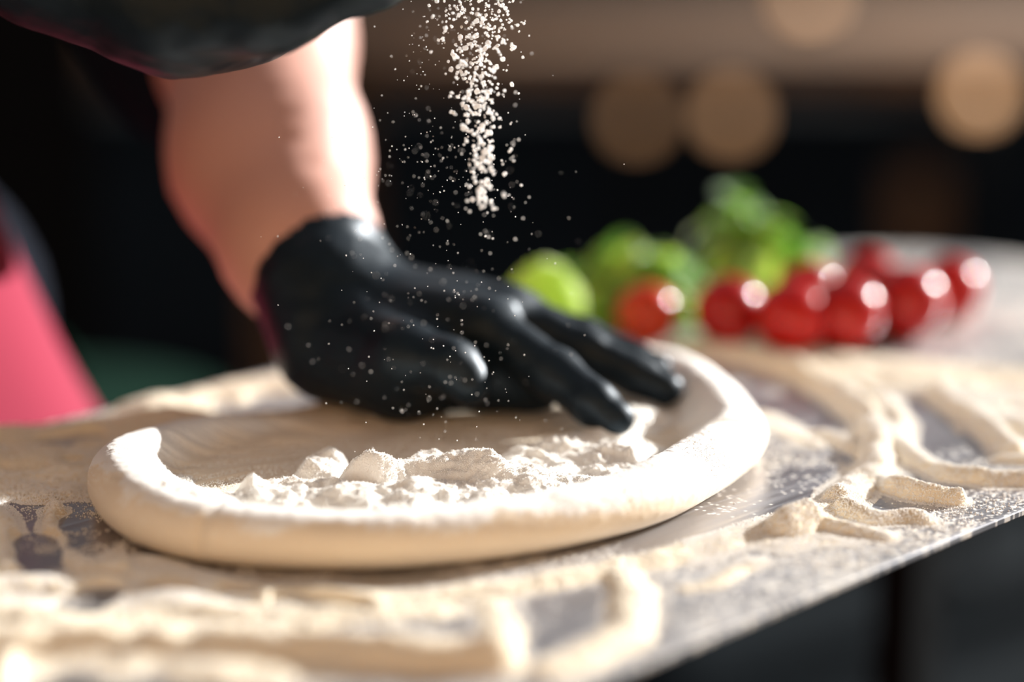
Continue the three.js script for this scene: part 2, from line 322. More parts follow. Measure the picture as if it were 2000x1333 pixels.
function grid(u0, u1, n0, n1, cell, height, drop, map = toXZ) {   // height field, triangles below "drop" left out
  const nu = Math.round((u1 - u0) / cell), nn = Math.round((n1 - n0) / cell), pos = new Float32Array((nu + 1) * (nn + 1) * 3), uv = new Float32Array((nu + 1) * (nn + 1) * 2), keep = new Uint8Array((nu + 1) * (nn + 1)), idx = [];
  for (let j = 0, q = 0; j <= nn; j++) for (let i = 0; i <= nu; i++, q++) {
    const [x, z] = map(u0 + i * cell, n0 + j * cell), [y, h] = height(x, z);
    pos[q * 3] = x; pos[q * 3 + 1] = y; pos[q * 3 + 2] = z; uv[q * 2] = x; uv[q * 2 + 1] = z; keep[q] = h > drop ? 1 : 0;
  }
  for (let j = 0; j < nn; j++) for (let i = 0; i < nu; i++) {
    const a = j * (nu + 1) + i, b = a + 1, c = a + nu + 1, d = c + 1;
    if (keep[a] || keep[b] || keep[c] || keep[d]) idx.push(a, c, b, b, c, d);
  }
  // keep only the vertices in use
  const to = new Int32Array(keep.length).fill(-1), P = [], T = []; let k = 0;
  for (let i = 0; i < idx.length; i++) { const v = idx[i]; if (to[v] < 0) { to[v] = k++; P.push(pos[v * 3], pos[v * 3 + 1], pos[v * 3 + 2]); T.push(uv[v * 2], uv[v * 2 + 1]); } idx[i] = to[v]; }
  const g = new THREE.BufferGeometry(); g.setAttribute('position', new THREE.Float32BufferAttribute(P, 3)); g.setAttribute('uv', new THREE.Float32BufferAttribute(T, 2)); g.setIndex(idx); g.computeVertexNormals();
  const nrm = g.attributes.normal; let up = 0; for (let i = 0; i < nrm.count; i += 97) up += nrm.getY(i);
  if (up < 0) { for (let i = 0; i < idx.length; i += 3) [idx[i], idx[i + 1]] = [idx[i + 1], idx[i]]; g.setIndex(idx); g.computeVertexNormals(); }
  return g;
}

// ---------------------------------------------------------------- dough
const DC = [-0.045, 0.015];
const outline = new THREE.CatmullRomCurve3([[-0.183, 0.08], [-0.173, 0.1215], [-0.1534, 0.1524], [-0.1217, 0.1735], [-0.0604, 0.1815], [-0.0203, 0.1739], [0.0207, 0.1557], [0.0641, 0.1215], [0.0936, 0.0773], [0.1165, 0.02], [0.1165, -0.015], [0.111, -0.05], [0.099, -0.093], [0.08, -0.122], [0.055, -0.14], [0.02, -0.143], [-0.03, -0.115], [-0.078, -0.08], [-0.12, -0.045], [-0.155, -0.005], [-0.176, 0.04]].map(([x, z]) => V(x, 0, z)), true, 'centripetal');
const RT = new Float32Array(1441);
{
  const pts = outline.getPoints(4000).map((p) => { const a = Math.atan2(p.z - DC[1], p.x - DC[0]); return [(a + Math.PI) / (2 * Math.PI) * 1440, Math.hypot(p.x - DC[0], p.z - DC[1])]; }).sort((a, b) => a[0] - b[0]);
  let k = 0;
  for (let i = 0; i <= 1440; i++) { while (k < pts.length - 1 && pts[k][0] < i) k++; RT[i] = pts[Math.min(k, pts.length - 1)][1]; }
}
const radiusAt = (th) => { const f = ((th + Math.PI) / (2 * Math.PI) * 1440 + 1440) % 1440, i = Math.floor(f); return mix(RT[i], RT[(i + 1) % 1440], f - i); };
const angDist = (a, b) => { let d = (a - b) % (2 * Math.PI); if (d > Math.PI) d -= 2 * Math.PI; if (d < -Math.PI) d += 2 * Math.PI; return d; };
const bump = (th, c, w) => Math.exp(-((angDist(th, c) / w) ** 2));
const lumpTh = Math.atan2(0.1 - DC[1], -0.165 - DC[0]), creaseTh = Math.atan2(0.04 - DC[1], 0.108 - DC[0]), foldTh = Math.atan2(0.172 - DC[1], -0.126 - DC[0]), lowTh = Math.atan2(-0.07 - DC[1], -0.12 - DC[0]);
const rimHeight = (th) => 0.0225 + 0.005 * bump(th, lumpTh, 0.4) + 0.004 * bump(th, creaseTh + 0.15, 0.5) + 0.003 * bump(th, -0.7, 0.5) - 0.0125 * bump(th, lowTh, 0.75) + 0.0008 * fbm(th * 6, 3, 1, 3);
const BASE = 0.009;
function groove(th, y, r) { return 0.0022 * bump(th + (r - 0.14) * 2.5, creaseTh, 0.018) * smooth(0.004, 0.02, y) + 0.0016 * bump(th, foldTh - 0.01, 0.012) * smooth(0.0, 0.012, y); }
function profile(th, s) {             // s 0..1 outer skin, 1..2 inner wall, 2..3 floor of the base -> [radius, height]
  const R = radiusAt(th), H = rimHeight(th), w = 0.036, a = 0.46 * w, yc = H * 0.47;
  if (s <= 1) { const f = mix(-1.45, Math.PI / 2, s); return [R - a + a * Math.sign(Math.cos(f)) * Math.abs(Math.cos(f)) ** 0.85, yc + (f > 0 ? H - yc : yc) * Math.sin(f)]; }
  const inner = 0.026;
  if (s <= 2) { const t = s - 1; return [R - a - inner * t, BASE + (H - BASE) * (0.5 + 0.5 * Math.cos(Math.PI * t))]; }
  return [(R - a - inner) * (3 - s), BASE];
}
function doughTop(x, z) {
  const dx = x - DC[0], dz = z - DC[1], th = Math.atan2(dz, dx), r = Math.hypot(dx, dz), R = radiusAt(th), H = rimHeight(th), a = 0.46 * 0.036;
  if (r > R) return -1;
  if (r > R - a) { const c = ((r - R + a) / a) ** (1 / 0.85), yc = H * 0.47; return yc + (H - yc) * Math.sqrt(Math.max(0, 1 - c * c)); }
  const t = clamp((R - a - r) / 0.026); return BASE + (H - BASE) * (0.5 + 0.5 * Math.cos(Math.PI * t));
}
{
  const N = 1000, S = [];
  for (let i = 0; i <= 44; i++) S.push(i / 44); for (let i = 1; i <= 26; i++) S.push(1 + i / 26); for (let i = 1; i <= 34; i++) S.push(2 + i / 34 * 0.995);
  const pos = [], uv = [], idx = [], col = [], M = S.length;
  for (let i = 0; i < N; i++) { const th = i / N * 2 * Math.PI - Math.PI;
    for (const s of S) {
      let [r, y] = profile(th, s); const R = radiusAt(th);
      const g = groove(th, y, r); const out = s <= 1 ? mix(-1.45, Math.PI / 2, s) : Math.PI / 2;
      const x0 = DC[0] + r * Math.cos(th), z0 = DC[1] + r * Math.sin(th);
      let n = 0.0007 * fbm(x0 * 45, y * 45, z0 * 45, 3) + 0.00022 * fbm(x0 * 420, y * 420, z0 * 420, 2);
      if (s > 0.75 && s < 2.2) n += 0.00075 * Math.abs(fbm(x0 * 300, y * 300, z0 * 300, 2)) * smooth(0.75, 1, s) * (1 - smooth(1.8, 2.2, s));
      if (s > 1 && s < 2.7) n += 0.0016 * smooth(1, 1.5, s) * (1 - smooth(2.1, 2.7, s)) * fbm(th * 26 + r * 30, 2, 5 + r * 20, 3);
      // flour dusted on the crest, ragged outwards; sunlit white painted down the right
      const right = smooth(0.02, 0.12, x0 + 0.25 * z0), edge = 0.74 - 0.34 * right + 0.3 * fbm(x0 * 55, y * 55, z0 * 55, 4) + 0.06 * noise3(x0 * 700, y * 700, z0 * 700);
      const dustAndSun = smooth(edge, edge + 0.06 + 0.2 * right, s) * (1 - smooth(1.35 + 0.3 * right, 2.0, s + 0.25 * fbm(x0 * 60, 3, z0 * 60, 3))) * smooth(-0.055, -0.02, z0 + 0.5 * x0 + 0.035 + 0.02 * fbm(x0 * 30, 8, z0 * 30, 2));
      col.push(mix(0.86, 0.95, dustAndSun), mix(0.73, 0.92, dustAndSun), mix(0.56, 0.87, dustAndSun));
      n += 0.0002 * dustAndSun;
      const d = n - g; r += d * Math.cos(out) - (s > 1 && s < 2 ? d * 0.3 : 0); y = Math.max(0.0004, y + d * Math.max(0.0, Math.sin(out)));
      pos.push(DC[0] + r * Math.cos(th), TOP + y, DC[1] + r * Math.sin(th)); uv.push(pos[pos.length - 3], pos[pos.length - 1] + y);
    } }
  for (let i = 0; i < N; i++) { const a0 = i * M, b0 = ((i + 1) % N) * M; for (let j = 0; j < M - 1; j++) idx.push(a0 + j, a0 + j + 1, b0 + j, b0 + j, a0 + j + 1, b0 + j + 1); }
  const c = pos.length / 3; pos.push(DC[0], TOP + BASE, DC[1]); uv.push(DC[0], DC[1]); col.push(0.86, 0.73, 0.56);
  for (let i = 0; i < N; i++) idx.push(i * M + M - 1, c, ((i + 1) % N) * M + M - 1);
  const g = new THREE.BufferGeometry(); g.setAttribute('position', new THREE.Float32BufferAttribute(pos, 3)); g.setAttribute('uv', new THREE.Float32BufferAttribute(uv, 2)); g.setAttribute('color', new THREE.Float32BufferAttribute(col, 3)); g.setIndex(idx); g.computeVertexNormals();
  if (g.attributes.normal.getY(c) < 0) { for (let i = 0; i < idx.length; i += 3) [idx[i], idx[i + 1]] = [idx[i + 1], idx[i]]; g.setIndex(idx); g.computeVertexNormals(); }
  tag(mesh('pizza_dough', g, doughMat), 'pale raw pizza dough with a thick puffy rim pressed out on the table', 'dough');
}
function pileAt(x, z) {
  const wx = x + 0.005 * fbm(x * 70, 1, z * 70, 3), wz = z + 0.005 * fbm(x * 70, 7, z * 70, 3);
  let h = strokes(heaps, wx, wz);
  if (h <= -0.0011) return h;
  return h + (0.0062 * fbm(x * 58 + z * 20, 4, z * 50 - x * 24, 2) + 0.0026 * fbm(x * 170, 4, z * 170, 2)) * smooth(0, 0.005, h) + 0.0013 * fbm(x * 420, 2, z * 420, 2);
}
tag(mesh('flour_heap', grid(-0.175, 0.095, -0.05, 0.155, 0.0007, (x, z) => { const d = doughTop(x, z), h = d < 0 ? -1 : pileAt(x, z); return [TOP + Math.max(d, 0.003) + h - 0.0002, h]; }, -0.0006, (a, b) => [a, b]), pileMat),
  'crumbly white flour heaped in the hollow of the dough', 'flour', null, 'stuff');
tag(mesh('flour', grid(-0.42, 0.6, N0 + 0.004, N1 - 0.003, 0.00095, (x, z) => {
  let h = flourAt(x, z);
  h += h > -0.0012 ? 0.0009 * fbm(x * 420, 1, z * 420, 2) + 0.0005 * fbm(x * 160, 1, z * 160, 2) + 0.0006 * smooth(0, 0.004, h) * fbm(x * 90, 5, z * 90, 2) : 0;
  return [TOP + h, h];
}, -0.0004), flourMat), 'cream coloured flour drawn into ridges and swirls over the steel table', 'flour', null, 'stuff');
// loose grains at the edges of the flour, on the bare steel and on the dough
{
  const g = new THREE.IcosahedronGeometry(1, 0); const m4 = new THREE.Matrix4(), q = new THREE.Quaternion(), list = [];
  const put = (x, y, z, s) => { q.set(gauss(), gauss(), gauss(), gauss()).normalize(); list.push(new THREE.Matrix4().compose(V(x, y, z), q, V(s, s * rr(0.7, 1), s * rr(0.7, 1)))); };
  let n = 0;
  for (let i = 0; i < 620000 && n < 170000; i++) {
    const focus = i % 3, [x, z] = focus === 1 ? [rr(0.07, 0.26), rr(-0.12, 0.17)] : focus === 2 && i % 2 ? [rr(-0.24, -0.1), rr(0.04, 0.22)] : toXZ(rr(-0.4, 0.56), rr(N0 + 0.005, N1 - 0.003));
    const nn = toN(x, z), uu = toU(x, z); if (nn < N0 + 0.004 || nn > N1 - 0.003 || uu > U1 - 0.13) continue;
    const h = flourAt(x, z);
    const p = h > 0.0004 ? 0.7 : h > -0.00115 ? 0.9 : (dusting(x, z) - 0.12 + (0.3 + 0.9 * fbm(x * 90, 6, z * 90, 2)) * smooth(-0.14, -0.16, x)) * 0.3;
    if (rnd() > p) continue; n++;
    const s = rr(0.0002, 0.00046) * (rnd() < 0.06 ? 1.4 : 1);
    put(x, TOP + Math.max(0, h) + s * 0.5, z, s);
  }
  for (let i = 0; i < 110000; i++) {
    const x = rr(-0.18, 0.12), z = rr(-0.12, 0.18), d = doughTop(x, z); if (d < 0) continue;
    const front = smooth(-0.05, 0.02, x * 0.6 + z + 0.03); if (rnd() > 0.75 * front + 0.1) continue;
    const h = Math.max(0, pileAt(x, z)), s = rr(0.00012, 0.00034); put(x, TOP + d + h + s * 0.3, z, s);
  }
  const im = new THREE.InstancedMesh(g, grainMat, list.length); list.forEach((m, i) => im.setMatrixAt(i, m)); im.name = 'flour_grains'; im.castShadow = im.receiveShadow = true;
  scene.add(im); tag(im, 'loose specks of coarse flour scattered over the steel and the dough', 'flour', null, 'stuff');
}
// flour falling from the upper hand
{
  const g0 = new THREE.IcosahedronGeometry(1, 1), p = g0.attributes.position;
  for (let i = 0; i < p.count; i++) { const v = V().fromBufferAttribute(p, i); v.multiplyScalar(1 + 0.35 * noise3(v.x * 1.7, v.y * 1.7, v.z * 1.7)); p.setXYZ(i, v.x, v.y, v.z); }
  const g = mergeVertices(g0.deleteAttribute('uv').deleteAttribute('normal')); g.computeVertexNormals();
  const list = [], put = (x, y, z, s) => { list.push(new THREE.Matrix4().compose(V(x, y, z), new THREE.Quaternion(gauss(), gauss(), gauss(), gauss()).normalize(), V(s, s * rr(0.75, 1.15), s * rr(0.75, 1.1)))); };
  for (let i = 0; i < 900; i++) {                                  // the thick stream
    const t = 1 - (1 - rnd()) ** 0.6, y = 1.142 - t * 0.125;
    const w = mix(0.0145, 0.0048, smooth(0, 0.9, t)), s = (rnd() < 0.1 ? rr(0.0008, 0.00115) : rr(0.00025, 0.0007)) * mix(0.95, 1.5, t);
    const cx = mix(-0.0165, -0.0125, t) + w * gauss() * 0.75, cz = 0.045 + gauss() * mix(0.006, 0.004, t) - t * 0.022;
    put(cx, y, cz, s);
    if (rnd() < 0.4) put(cx + s * rr(-1.4, 1.4), y + s * rr(-1.4, 1.4), cz, s * rr(0.5, 0.9));
  }
  for (let i = 0; i < 300; i++) put(-0.028 + gauss() * 0.014, rr(1.03, 1.14), 0.05 + gauss() * 0.02, rr(0.00012, 0.00035));
  for (let i = 0; i < 55; i++) put(-0.004 + gauss() * 0.006, rr(1.0, 1.13), 0.03 + gauss() * 0.012, rr(0.00025, 0.0006));
  for (let i = 0; i < 420; i++) put(-0.036 + gauss() * 0.027, rr(0.925, 1.06), 0.06 + gauss() * 0.035, rr(0.00012, 0.0003));
  const im = new THREE.InstancedMesh(g, fallMat, list.length); list.forEach((m, i) => im.setMatrixAt(i, m)); im.name = 'falling_flour'; im.castShadow = im.receiveShadow = true;
  scene.add(im); tag(im, 'white flour sprinkling down through the air onto the dough', 'flour', null, 'stuff');
}

// ---------------------------------------------------------------- tomatoes
{
  const mats = [[0.45, 0.005, 0.003], [0.38, 0.004, 0.003], [0.5, 0.034, 0.004]].map((c) => std(c, 0.35, { physical: true, specularIntensity: 0.2, clearcoat: 0.55, clearcoatRoughness: 0.12 }));
  const scar = std([0.2, 0.22, 0.05], 0.8), calyx = std([0.08, 0.2, 0.03], 0.7);
  const prof = []; for (let i = 0; i <= 26; i++) { const a = -Math.PI / 2 + i / 26 * Math.PI, c = Math.cos(a); let y = 0.96 * Math.sin(a); if (a > 0.9) y -= 0.13 * smooth(0.9, 1.57, a); prof.push(new THREE.Vector2(Math.max(0.0005, c ** 0.93), y)); }
  const body = new THREE.LatheGeometry(prof, 40);
  const sepal = (() => { const gs = []; for (let k = 0; k < 5; k++) { const s = new THREE.Shape(); s.moveTo(0, 0); s.quadraticCurveTo(0.12, 0.25, 0, 0.6); s.quadraticCurveTo(-0.12, 0.25, 0, 0); const g = new THREE.ExtrudeGeometry(s, { depth: 0.03, bevelEnabled: false, curveSegments: 5 }); g.rotateX(-Math.PI / 2 + 0.1).rotateY(k * 1.2566).translate(0, 0.84, 0); gs.push(g); } return mergeGeometries(gs); })();
  const stalk = new THREE.CylinderGeometry(0.05, 0.07, 0.4, 8).translate(0, 1.0, 0);
  const where = [
    [0.075, -0.226, 0.0157, 2, 'orange red cherry tomato lying alone in front of the green leaves'],
    [0.120, -0.226, 0.0177, 1, 'red cherry tomato at the left end of the cluster, under the basil'],
    [0.153, -0.204, 0.0185, 0, 'red cherry tomato nearest the camera at the front of the cluster'],
    [0.169, -0.268, 0.0176, 0, 'red cherry tomato right behind the nearest tomato, beside the basil'],
    [0.184, -0.214, 0.0186, 1, 'red cherry tomato in the middle of the cluster front row'],
    [0.208, -0.300, 0.0179, 0, 'rearmost red cherry tomato peeping over the middle of the cluster'],
    [0.222, -0.241, 0.0190, 1, 'red cherry tomato second from the right end of the cluster'],
    [0.254, -0.285, 0.0173, 0, 'red cherry tomato at the right end of the cluster, beside bare steel'],
    [0.212, -0.270, 0.0170, 0, 'red cherry tomato wedged between the rearmost one and the right pair'],
  ];
  where.forEach(([x, z, r0, k, label]) => {
    const r = r0 * 1.1;
    const t = base('cherry_tomato', [x, TOP, z]); tag(t, label, 'tomato', 'cherry tomatoes behind the dough');
    const b = mesh('skin', body, mats[k], t), tilt = new THREE.Euler(rr(-1.9, -1.2), rr(-0.8, 0.8), rr(-0.4, 0.4));
    for (const o of [b, mesh('calyx', sepal, calyx, t), mesh('stalk', stalk, scar, t)]) { o.scale.setScalar(r); o.rotation.copy(tilt); o.position.y = r * 0.99; }
  });
}

// ---------------------------------------------------------------- greens
{
  const leafMat = (c, t) => std(c, 0.9, { physical: true, transmission: t, clearcoat: 1, clearcoatRoughness: 0.26, side: THREE.DoubleSide });
  const mats = [leafMat([0.31, 0.6, 0.05], 0.52), leafMat([0.15, 0.38, 0.04], 0.48), leafMat([0.56, 0.78, 0.1], 0.58)];
  function leafGeo(len, wid, bend, fold) {
    const pos = [], idx = [], uv = [], nu = 10, nv = 6;
    for (let i = 0; i <= nu; i++) for (let j = 0; j <= nv; j++) {
      const t = i / nu, s = j / nv * 2 - 1, w = wid * Math.sin(Math.PI * t ** 0.8) ** 0.75;
      const a = bend * t; const y = len * (bend ? (1 - Math.cos(a)) / bend : 0), z = len * (bend ? Math.sin(a) / bend : t);
      pos.push(s * w, -y + Math.abs(s) * w * fold + 0.0006 * Math.sin(s * 9 + t * 14), z); uv.push(s, t);
    }
    for (let i = 0; i < nu; i++) for (let j = 0; j < nv; j++) { const a = i * (nv + 1) + j; idx.push(a, a + nv + 1, a + 1, a + 1, a + nv + 1, a + nv + 2); }
    const g = new THREE.BufferGeometry(); g.setAttribute('position', new THREE.Float32BufferAttribute(pos, 3)); g.setAttribute('uv', new THREE.Float32BufferAttribute(uv, 2)); g.setIndex(idx); g.computeVertexNormals(); return g;
  }
  const shapes = [leafGeo(0.026, 0.0095, 1.0, 0.35), leafGeo(0.034, 0.013, 1.3, 0.25), leafGeo(0.020, 0.0085, 0.7, 0.45), leafGeo(0.03, 0.012, 1.6, 0.15)];
  const stemMat = std([0.16, 0.3, 0.06], 0.6);
  function sprigs(name, label, category, origin, list, matPick) {
    const b = base(name, origin); tag(b, label, category);
    for (const [tip, root, n0, size] of list) {
      const c = new THREE.CatmullRomCurve3([V(...root), V(mix(root[0], tip[0], 0.5) + rr(-0.004, 0.004), mix(root[1], tip[1], 0.65), mix(root[2], tip[2], 0.5)), V(...tip)]);
      mesh('stem', new THREE.TubeGeometry(c, 12, 0.0012, 6), stemMat, b);
      const n = Math.round(n0 * 1.6);
      for (let i = 0; i < n; i++) {
        const t = mix(0.25, 1, (i + 0.5) / n), p = c.getPoint(t), l = mesh('leaf', shapes[Math.floor(rnd() * 4)], mats[matPick()], b);
        l.position.copy(p); l.position.y = Math.max(0.018, p.y); l.rotation.order = 'YXZ'; l.rotation.set(rr(-0.9, 0.45), i * 2.4 + rr(-0.5, 0.5), rr(-0.4, 0.4));
        if (rnd() < 0.5) l.quaternion.setFromUnitVectors(V(0, 1, 0), V(0.733 + 0.2 * gauss(), 0.553 + 0.16 * gauss(), 0.39 + 0.18 * gauss()).normalize()).multiply(new THREE.Quaternion().setFromAxisAngle(V(0, 1, 0), rr(0, 6.28))); l.scale.setScalar(size * rr(0.6, 1.0));
      }
    }
    return b;
  }
  sprigs('basil_sprig', 'tall glossy green basil sprig rising behind the red tomatoes', 'basil', [0.135, TOP, -0.345],
    [[[-0.012, 0.048, 0], [0.006, 0.003, 0], 12, 1.0], [[0.004, 0.058, -0.005], [0.008, 0.003, 0.005], 14, 1.05], [[0.022, 0.046, 0.002], [0.01, 0.003, -0.004], 12, 0.95], [[0.042, 0.032, 0.0], [0.012, 0.003, 0], 11, 0.95], [[-0.002, 0.035, 0.016], [0.002, 0.003, 0.01], 10, 0.9], [[0.012, 0.028, 0.02], [0.008, 0.003, 0.012], 9, 0.85]],
    () => (rnd() < 0.4 ? 2 : rnd() < 0.6 ? 0 : 1));
  sprigs('basil_sprig', 'low spreading bunch of darker green basil behind the orange tomato', 'basil', [0.072, TOP, -0.285],
    [[[-0.033, 0.03, 0.0], [0, 0.003, 0], 10, 0.9], [[-0.015, 0.04, -0.005], [0.004, 0.003, 0.004], 12, 1], [[0.003, 0.043, 0.0], [0.006, 0.003, 0], 12, 1], [[0.02, 0.036, 0.004], [0.008, 0.003, 0.002], 12, 1], [[0.035, 0.03, 0.006], [0.01, 0.003, 0.004], 11, 1], [[-0.02, 0.02, 0.018], [-0.005, 0.003, 0.012], 9, 0.9], [[0.008, 0.022, 0.022], [0.002, 0.003, 0.014], 10, 0.9], [[0.03, 0.02, 0.022], [0.006, 0.003, 0.014], 10, 0.9], [[0.018, 0.02, 0.034], [0.004, 0.003, 0.02], 8, 0.8], [[-0.03, 0.02, 0.03], [-0.01, 0.003, 0.02], 8, 0.8], [[-0.038, 0.012, 0.012], [-0.01, 0.003, 0.01], 8, 0.8]],
    () => (rnd() < 0.25 ? 2 : rnd() < 0.55 ? 0 : 1));
  // pale curled lettuce leaf
  const b = base('lettuce_leaf', [0.018, TOP, -0.215]); tag(b, 'pale lime green curled lettuce leaf just beyond the gloved knuckles', 'lettuce');
  const pale = std([0.6, 0.8, 0.16], 1, { physical: true, transmission: 0.55, side: THREE.DoubleSide }), g = new THREE.SphereGeometry(0.023, 36, 24, 0, Math.PI * 2, 0, Math.PI * 0.86), p = g.attributes.position;
  for (let i = 0; i < p.count; i++) { const v = V().fromBufferAttribute(p, i), f = 1 + 0.16 * fbm(v.x * 120, v.y * 120, v.z * 120, 3); p.setXYZ(i, v.x * f * 0.95, v.y * f * 1.05, v.z * f * 0.8); }
  g.computeVertexNormals(); mesh('blade', g.translate(0, 0.0245, 0), pale, b);
  mesh('rib', new THREE.TubeGeometry(new THREE.CatmullRomCurve3([V(0.018, 0.006, 0.004), V(0.008, 0.018, 0.0165), V(-0.004, 0.033, 0.0135), V(-0.01, 0.041, 0.002)]), 16, 0.0014, 6), std([0.6, 0.7, 0.35], 0.6), b);
}

// ---------------------------------------------------------------- person
{
  const P = base('person', [0, 0, 0]);
  tag(P, 'person in dark shirt, pink apron and black gloves pressing the dough and sprinkling flour', 'person');
  const A = Math.atan2(0.68, 0.733);                                   // faces along (0.733, 0.68) across the table
  const B = [-0.43, -0.2];
  const W = (a, y, f) => [B[0] + a * 0.68 + f * 0.733, y, B[1] - a * 0.733 + f * 0.68];   // a: towards the left arm, f: forward
  const sphere = (p, r) => [...p, r];
  const wristL = [-0.0945, 0.964, -0.08], wristR = [-0.2, 1.147, 0.052], elbowL = [-0.16, 1.135, -0.305], elbowR = [-0.45, 1.2, 0.14];
  const shL = W(0.19, 1.42, 0), shR = W(-0.19, 1.42, 0);
  // body: one continuous surface of head, neck, trunk and arms
  const bodyBones = [
    ...chain(sphere(W(0, 0.95, 0), 0.11), sphere(W(0, 1.15, 0), 0.1), sphere(W(0, 1.36, 0), 0.1)),
    ...chain(sphere(W(0.12, 1.39, 0), 0.06), sphere(shL, 0.052), sphere(elbowL, 0.042), sphere([-0.143, 1.07, -0.245], 0.050), sphere([-0.127, 1.013, -0.165], 0.047), sphere([-0.1065, 0.978, -0.105], 0.034), sphere(wristL, 0.029)),
    ...chain(sphere(W(-0.12, 1.39, 0), 0.06), sphere(shR, 0.052), sphere(elbowR, 0.042), sphere([-0.33, 1.178, 0.1], 0.044), sphere(wristR, 0.028)),
    ...chain(sphere(W(0, 1.4, 0), 0.07), sphere(W(0, 1.52, 0.02), 0.055), sphere(W(0, 1.6, 0.03), 0.07)),
    ...chain(sphere(W(0, 1.66, 0.035), 0.085), sphere(W(0, 1.58, 0.065), 0.055)),
    ...chain(sphere(W(0, 1.64, 0.12), 0.012), sphere(W(0, 1.605, 0.14), 0.014)),
    ...chain(sphere(W(0.088, 1.64, 0.02), 0.012), sphere(W(0.088, 1.6, 0.015), 0.009)), ...chain(sphere(W(-0.088, 1.64, 0.02), 0.012), sphere(W(-0.088, 1.6, 0.015), 0.009)),
  ];
  mesh('body', surfaceNets(field(bodyBones, 0.03), [-0.75, 0.8, -0.6], [0.0, 1.78, 0.35], 0.011), skinMat, P);
  mesh('hair', surfaceNets((x, y, z) => { const c = W(0, 1.675, 0.022), f = (x - c[0]) * 0.733 + (z - c[2]) * 0.68; return Math.max(Math.hypot(x - c[0], y - c[1], z - c[2]) - 0.102, f * 0.8 - (y - c[1]) * 0.9 - 0.035); }, [-0.6, 1.5, -0.36], [-0.25, 1.82, 0.05], 0.012), std([0.02, 0.014, 0.01], 0.8), P);
  for (const s of [-1, 1]) { const e = W(s * 0.034, 1.645, 0.117); mesh('eye', new THREE.SphereGeometry(0.011, 12, 8).translate(...e), std([0.7, 0.7, 0.68], 0.3), P); }
  mesh('mouth', surfaceNets(field([[...W(-0.022, 1.563, 0.121), 0.005, ...W(0.022, 1.563, 0.121), 0.005]], 0.01), [-0.45, 1.54, -0.2], [-0.25, 1.59, 0.02], 0.003), std([0.4, 0.12, 0.1], 0.5), P);
  // dark shirt with sleeves pushed to the elbows
  const sl = [[-0.153, 1.098, -0.27], [-0.38, 1.15, 0.12]];
  const shirtBones = [
    ...chain(sphere(W(0, 0.92, 0), 0.125), sphere(W(0, 1.12, 0), 0.122), sphere(W(0, 1.36, 0), 0.125)),
    ...chain(sphere(W(0.1, 1.38, 0), 0.09), sphere(shL, 0.072), sphere([-0.19, 1.13, -0.33], 0.082), sphere([-0.168, 1.068, -0.288], 0.073)),
    ...chain(sphere(W(-0.1, 1.38, 0), 0.09), sphere(shR, 0.072), sphere(elbowR, 0.062), sphere([-0.4, 1.195, 0.122], 0.058)),
  ];
  const sf = field(shirtBones, 0.04);
  mesh('shirt', surfaceNets((x, y, z) => sf(x, y, z) + 0.006 * fbm(x * 22, y * 14, z * 22, 2), [-0.78, 0.8, -0.62], [0.02, 1.5, 0.36], 0.011), shirtMat, P);
  // trousers and shoes
  const hip = (s) => W(s * 0.09, 0.9, -0.01), foot = (s) => W(s * 0.11, 0.09, -0.02);
  mesh('trousers', surfaceNets(field([-1, 1].flatMap((s) => chain(sphere(hip(s), 0.11), sphere(W(s * 0.1, 0.5, 0.01), 0.072), sphere(foot(s), 0.055))), 0.04), [-0.8, 0.02, -0.6], [-0.1, 1.05, 0.2], 0.015), trouserMat, P);
  for (const s of [-1, 1]) mesh('shoe', surfaceNets((x, y, z) => Math.max(capsule(x, y, z, [...W(s * 0.11, 0.045, -0.05), 0.045, ...W(s * 0.12, 0.035, 0.14), 0.04]), 0.002 - y), [-0.75, -0.02, -0.6], [-0.1, 0.14, 0.2], 0.01), shirtMat, P);
  // pink apron: flared cloth with folds and a bib
  {
    const pos = [], idx = [], uv = [], rows = 40, cols = 120, rad = [[0.42, 0.315], [0.6, 0.29], [0.75, 0.25], [0.885, 0.184], [0.95, 0.158], [1.0, 0.14], [1.06, 0.14], [1.12, 0.138]];
    const R = (y) => { for (let i = 0; i < rad.length - 1; i++) if (y <= rad[i + 1][0]) return mix(rad[i][1], rad[i + 1][1], (y - rad[i][0]) / (rad[i + 1][0] - rad[i][0])); return rad[rad.length - 1][1]; };
    for (let i = 0; i <= rows; i++) for (let j = 0; j <= cols; j++) {
      const y = mix(0.42, 1.12, i / rows), a = mix(-2.3, 2.3, j / cols), fl = smooth(1.0, 0.5, y);
      const r = Math.min(R(y), 0.232 + smooth(0.9, 0.85, y) * 0) * (1 + 0.035 * fl * Math.sin(a * 11 + y * 2)) , p = W(r * Math.sin(a), y, r * Math.cos(a));
      pos.push(...p); uv.push(a * 0.2, y);
    }
    for (let i = 0; i < rows; i++) for (let j = 0; j < cols; j++) { const a = i * (cols + 1) + j; idx.push(a, a + 1, a + cols + 1, a + 1, a + cols + 2, a + cols + 1); }
    const g = new THREE.BufferGeometry(); g.setAttribute('position', new THREE.Float32BufferAttribute(pos, 3)); g.setAttribute('uv', new THREE.Float32BufferAttribute(uv, 2)); g.setIndex(idx); g.computeVertexNormals();
    apronMat.side = THREE.DoubleSide;
    tag(mesh('apron', g, apronMat, P), 'pink flared apron');
  }
  // left glove: flat on the dough, thumb towards the camera, fingers pointing right
  const creases = (x, y, z, k = 1) => k * (0.0011 * fbm(x * 95, y * 170, z * 95, 3) + 0.0008 * Math.abs(fbm(x * 60 + y * 90, y * 60, z * 150, 2)));
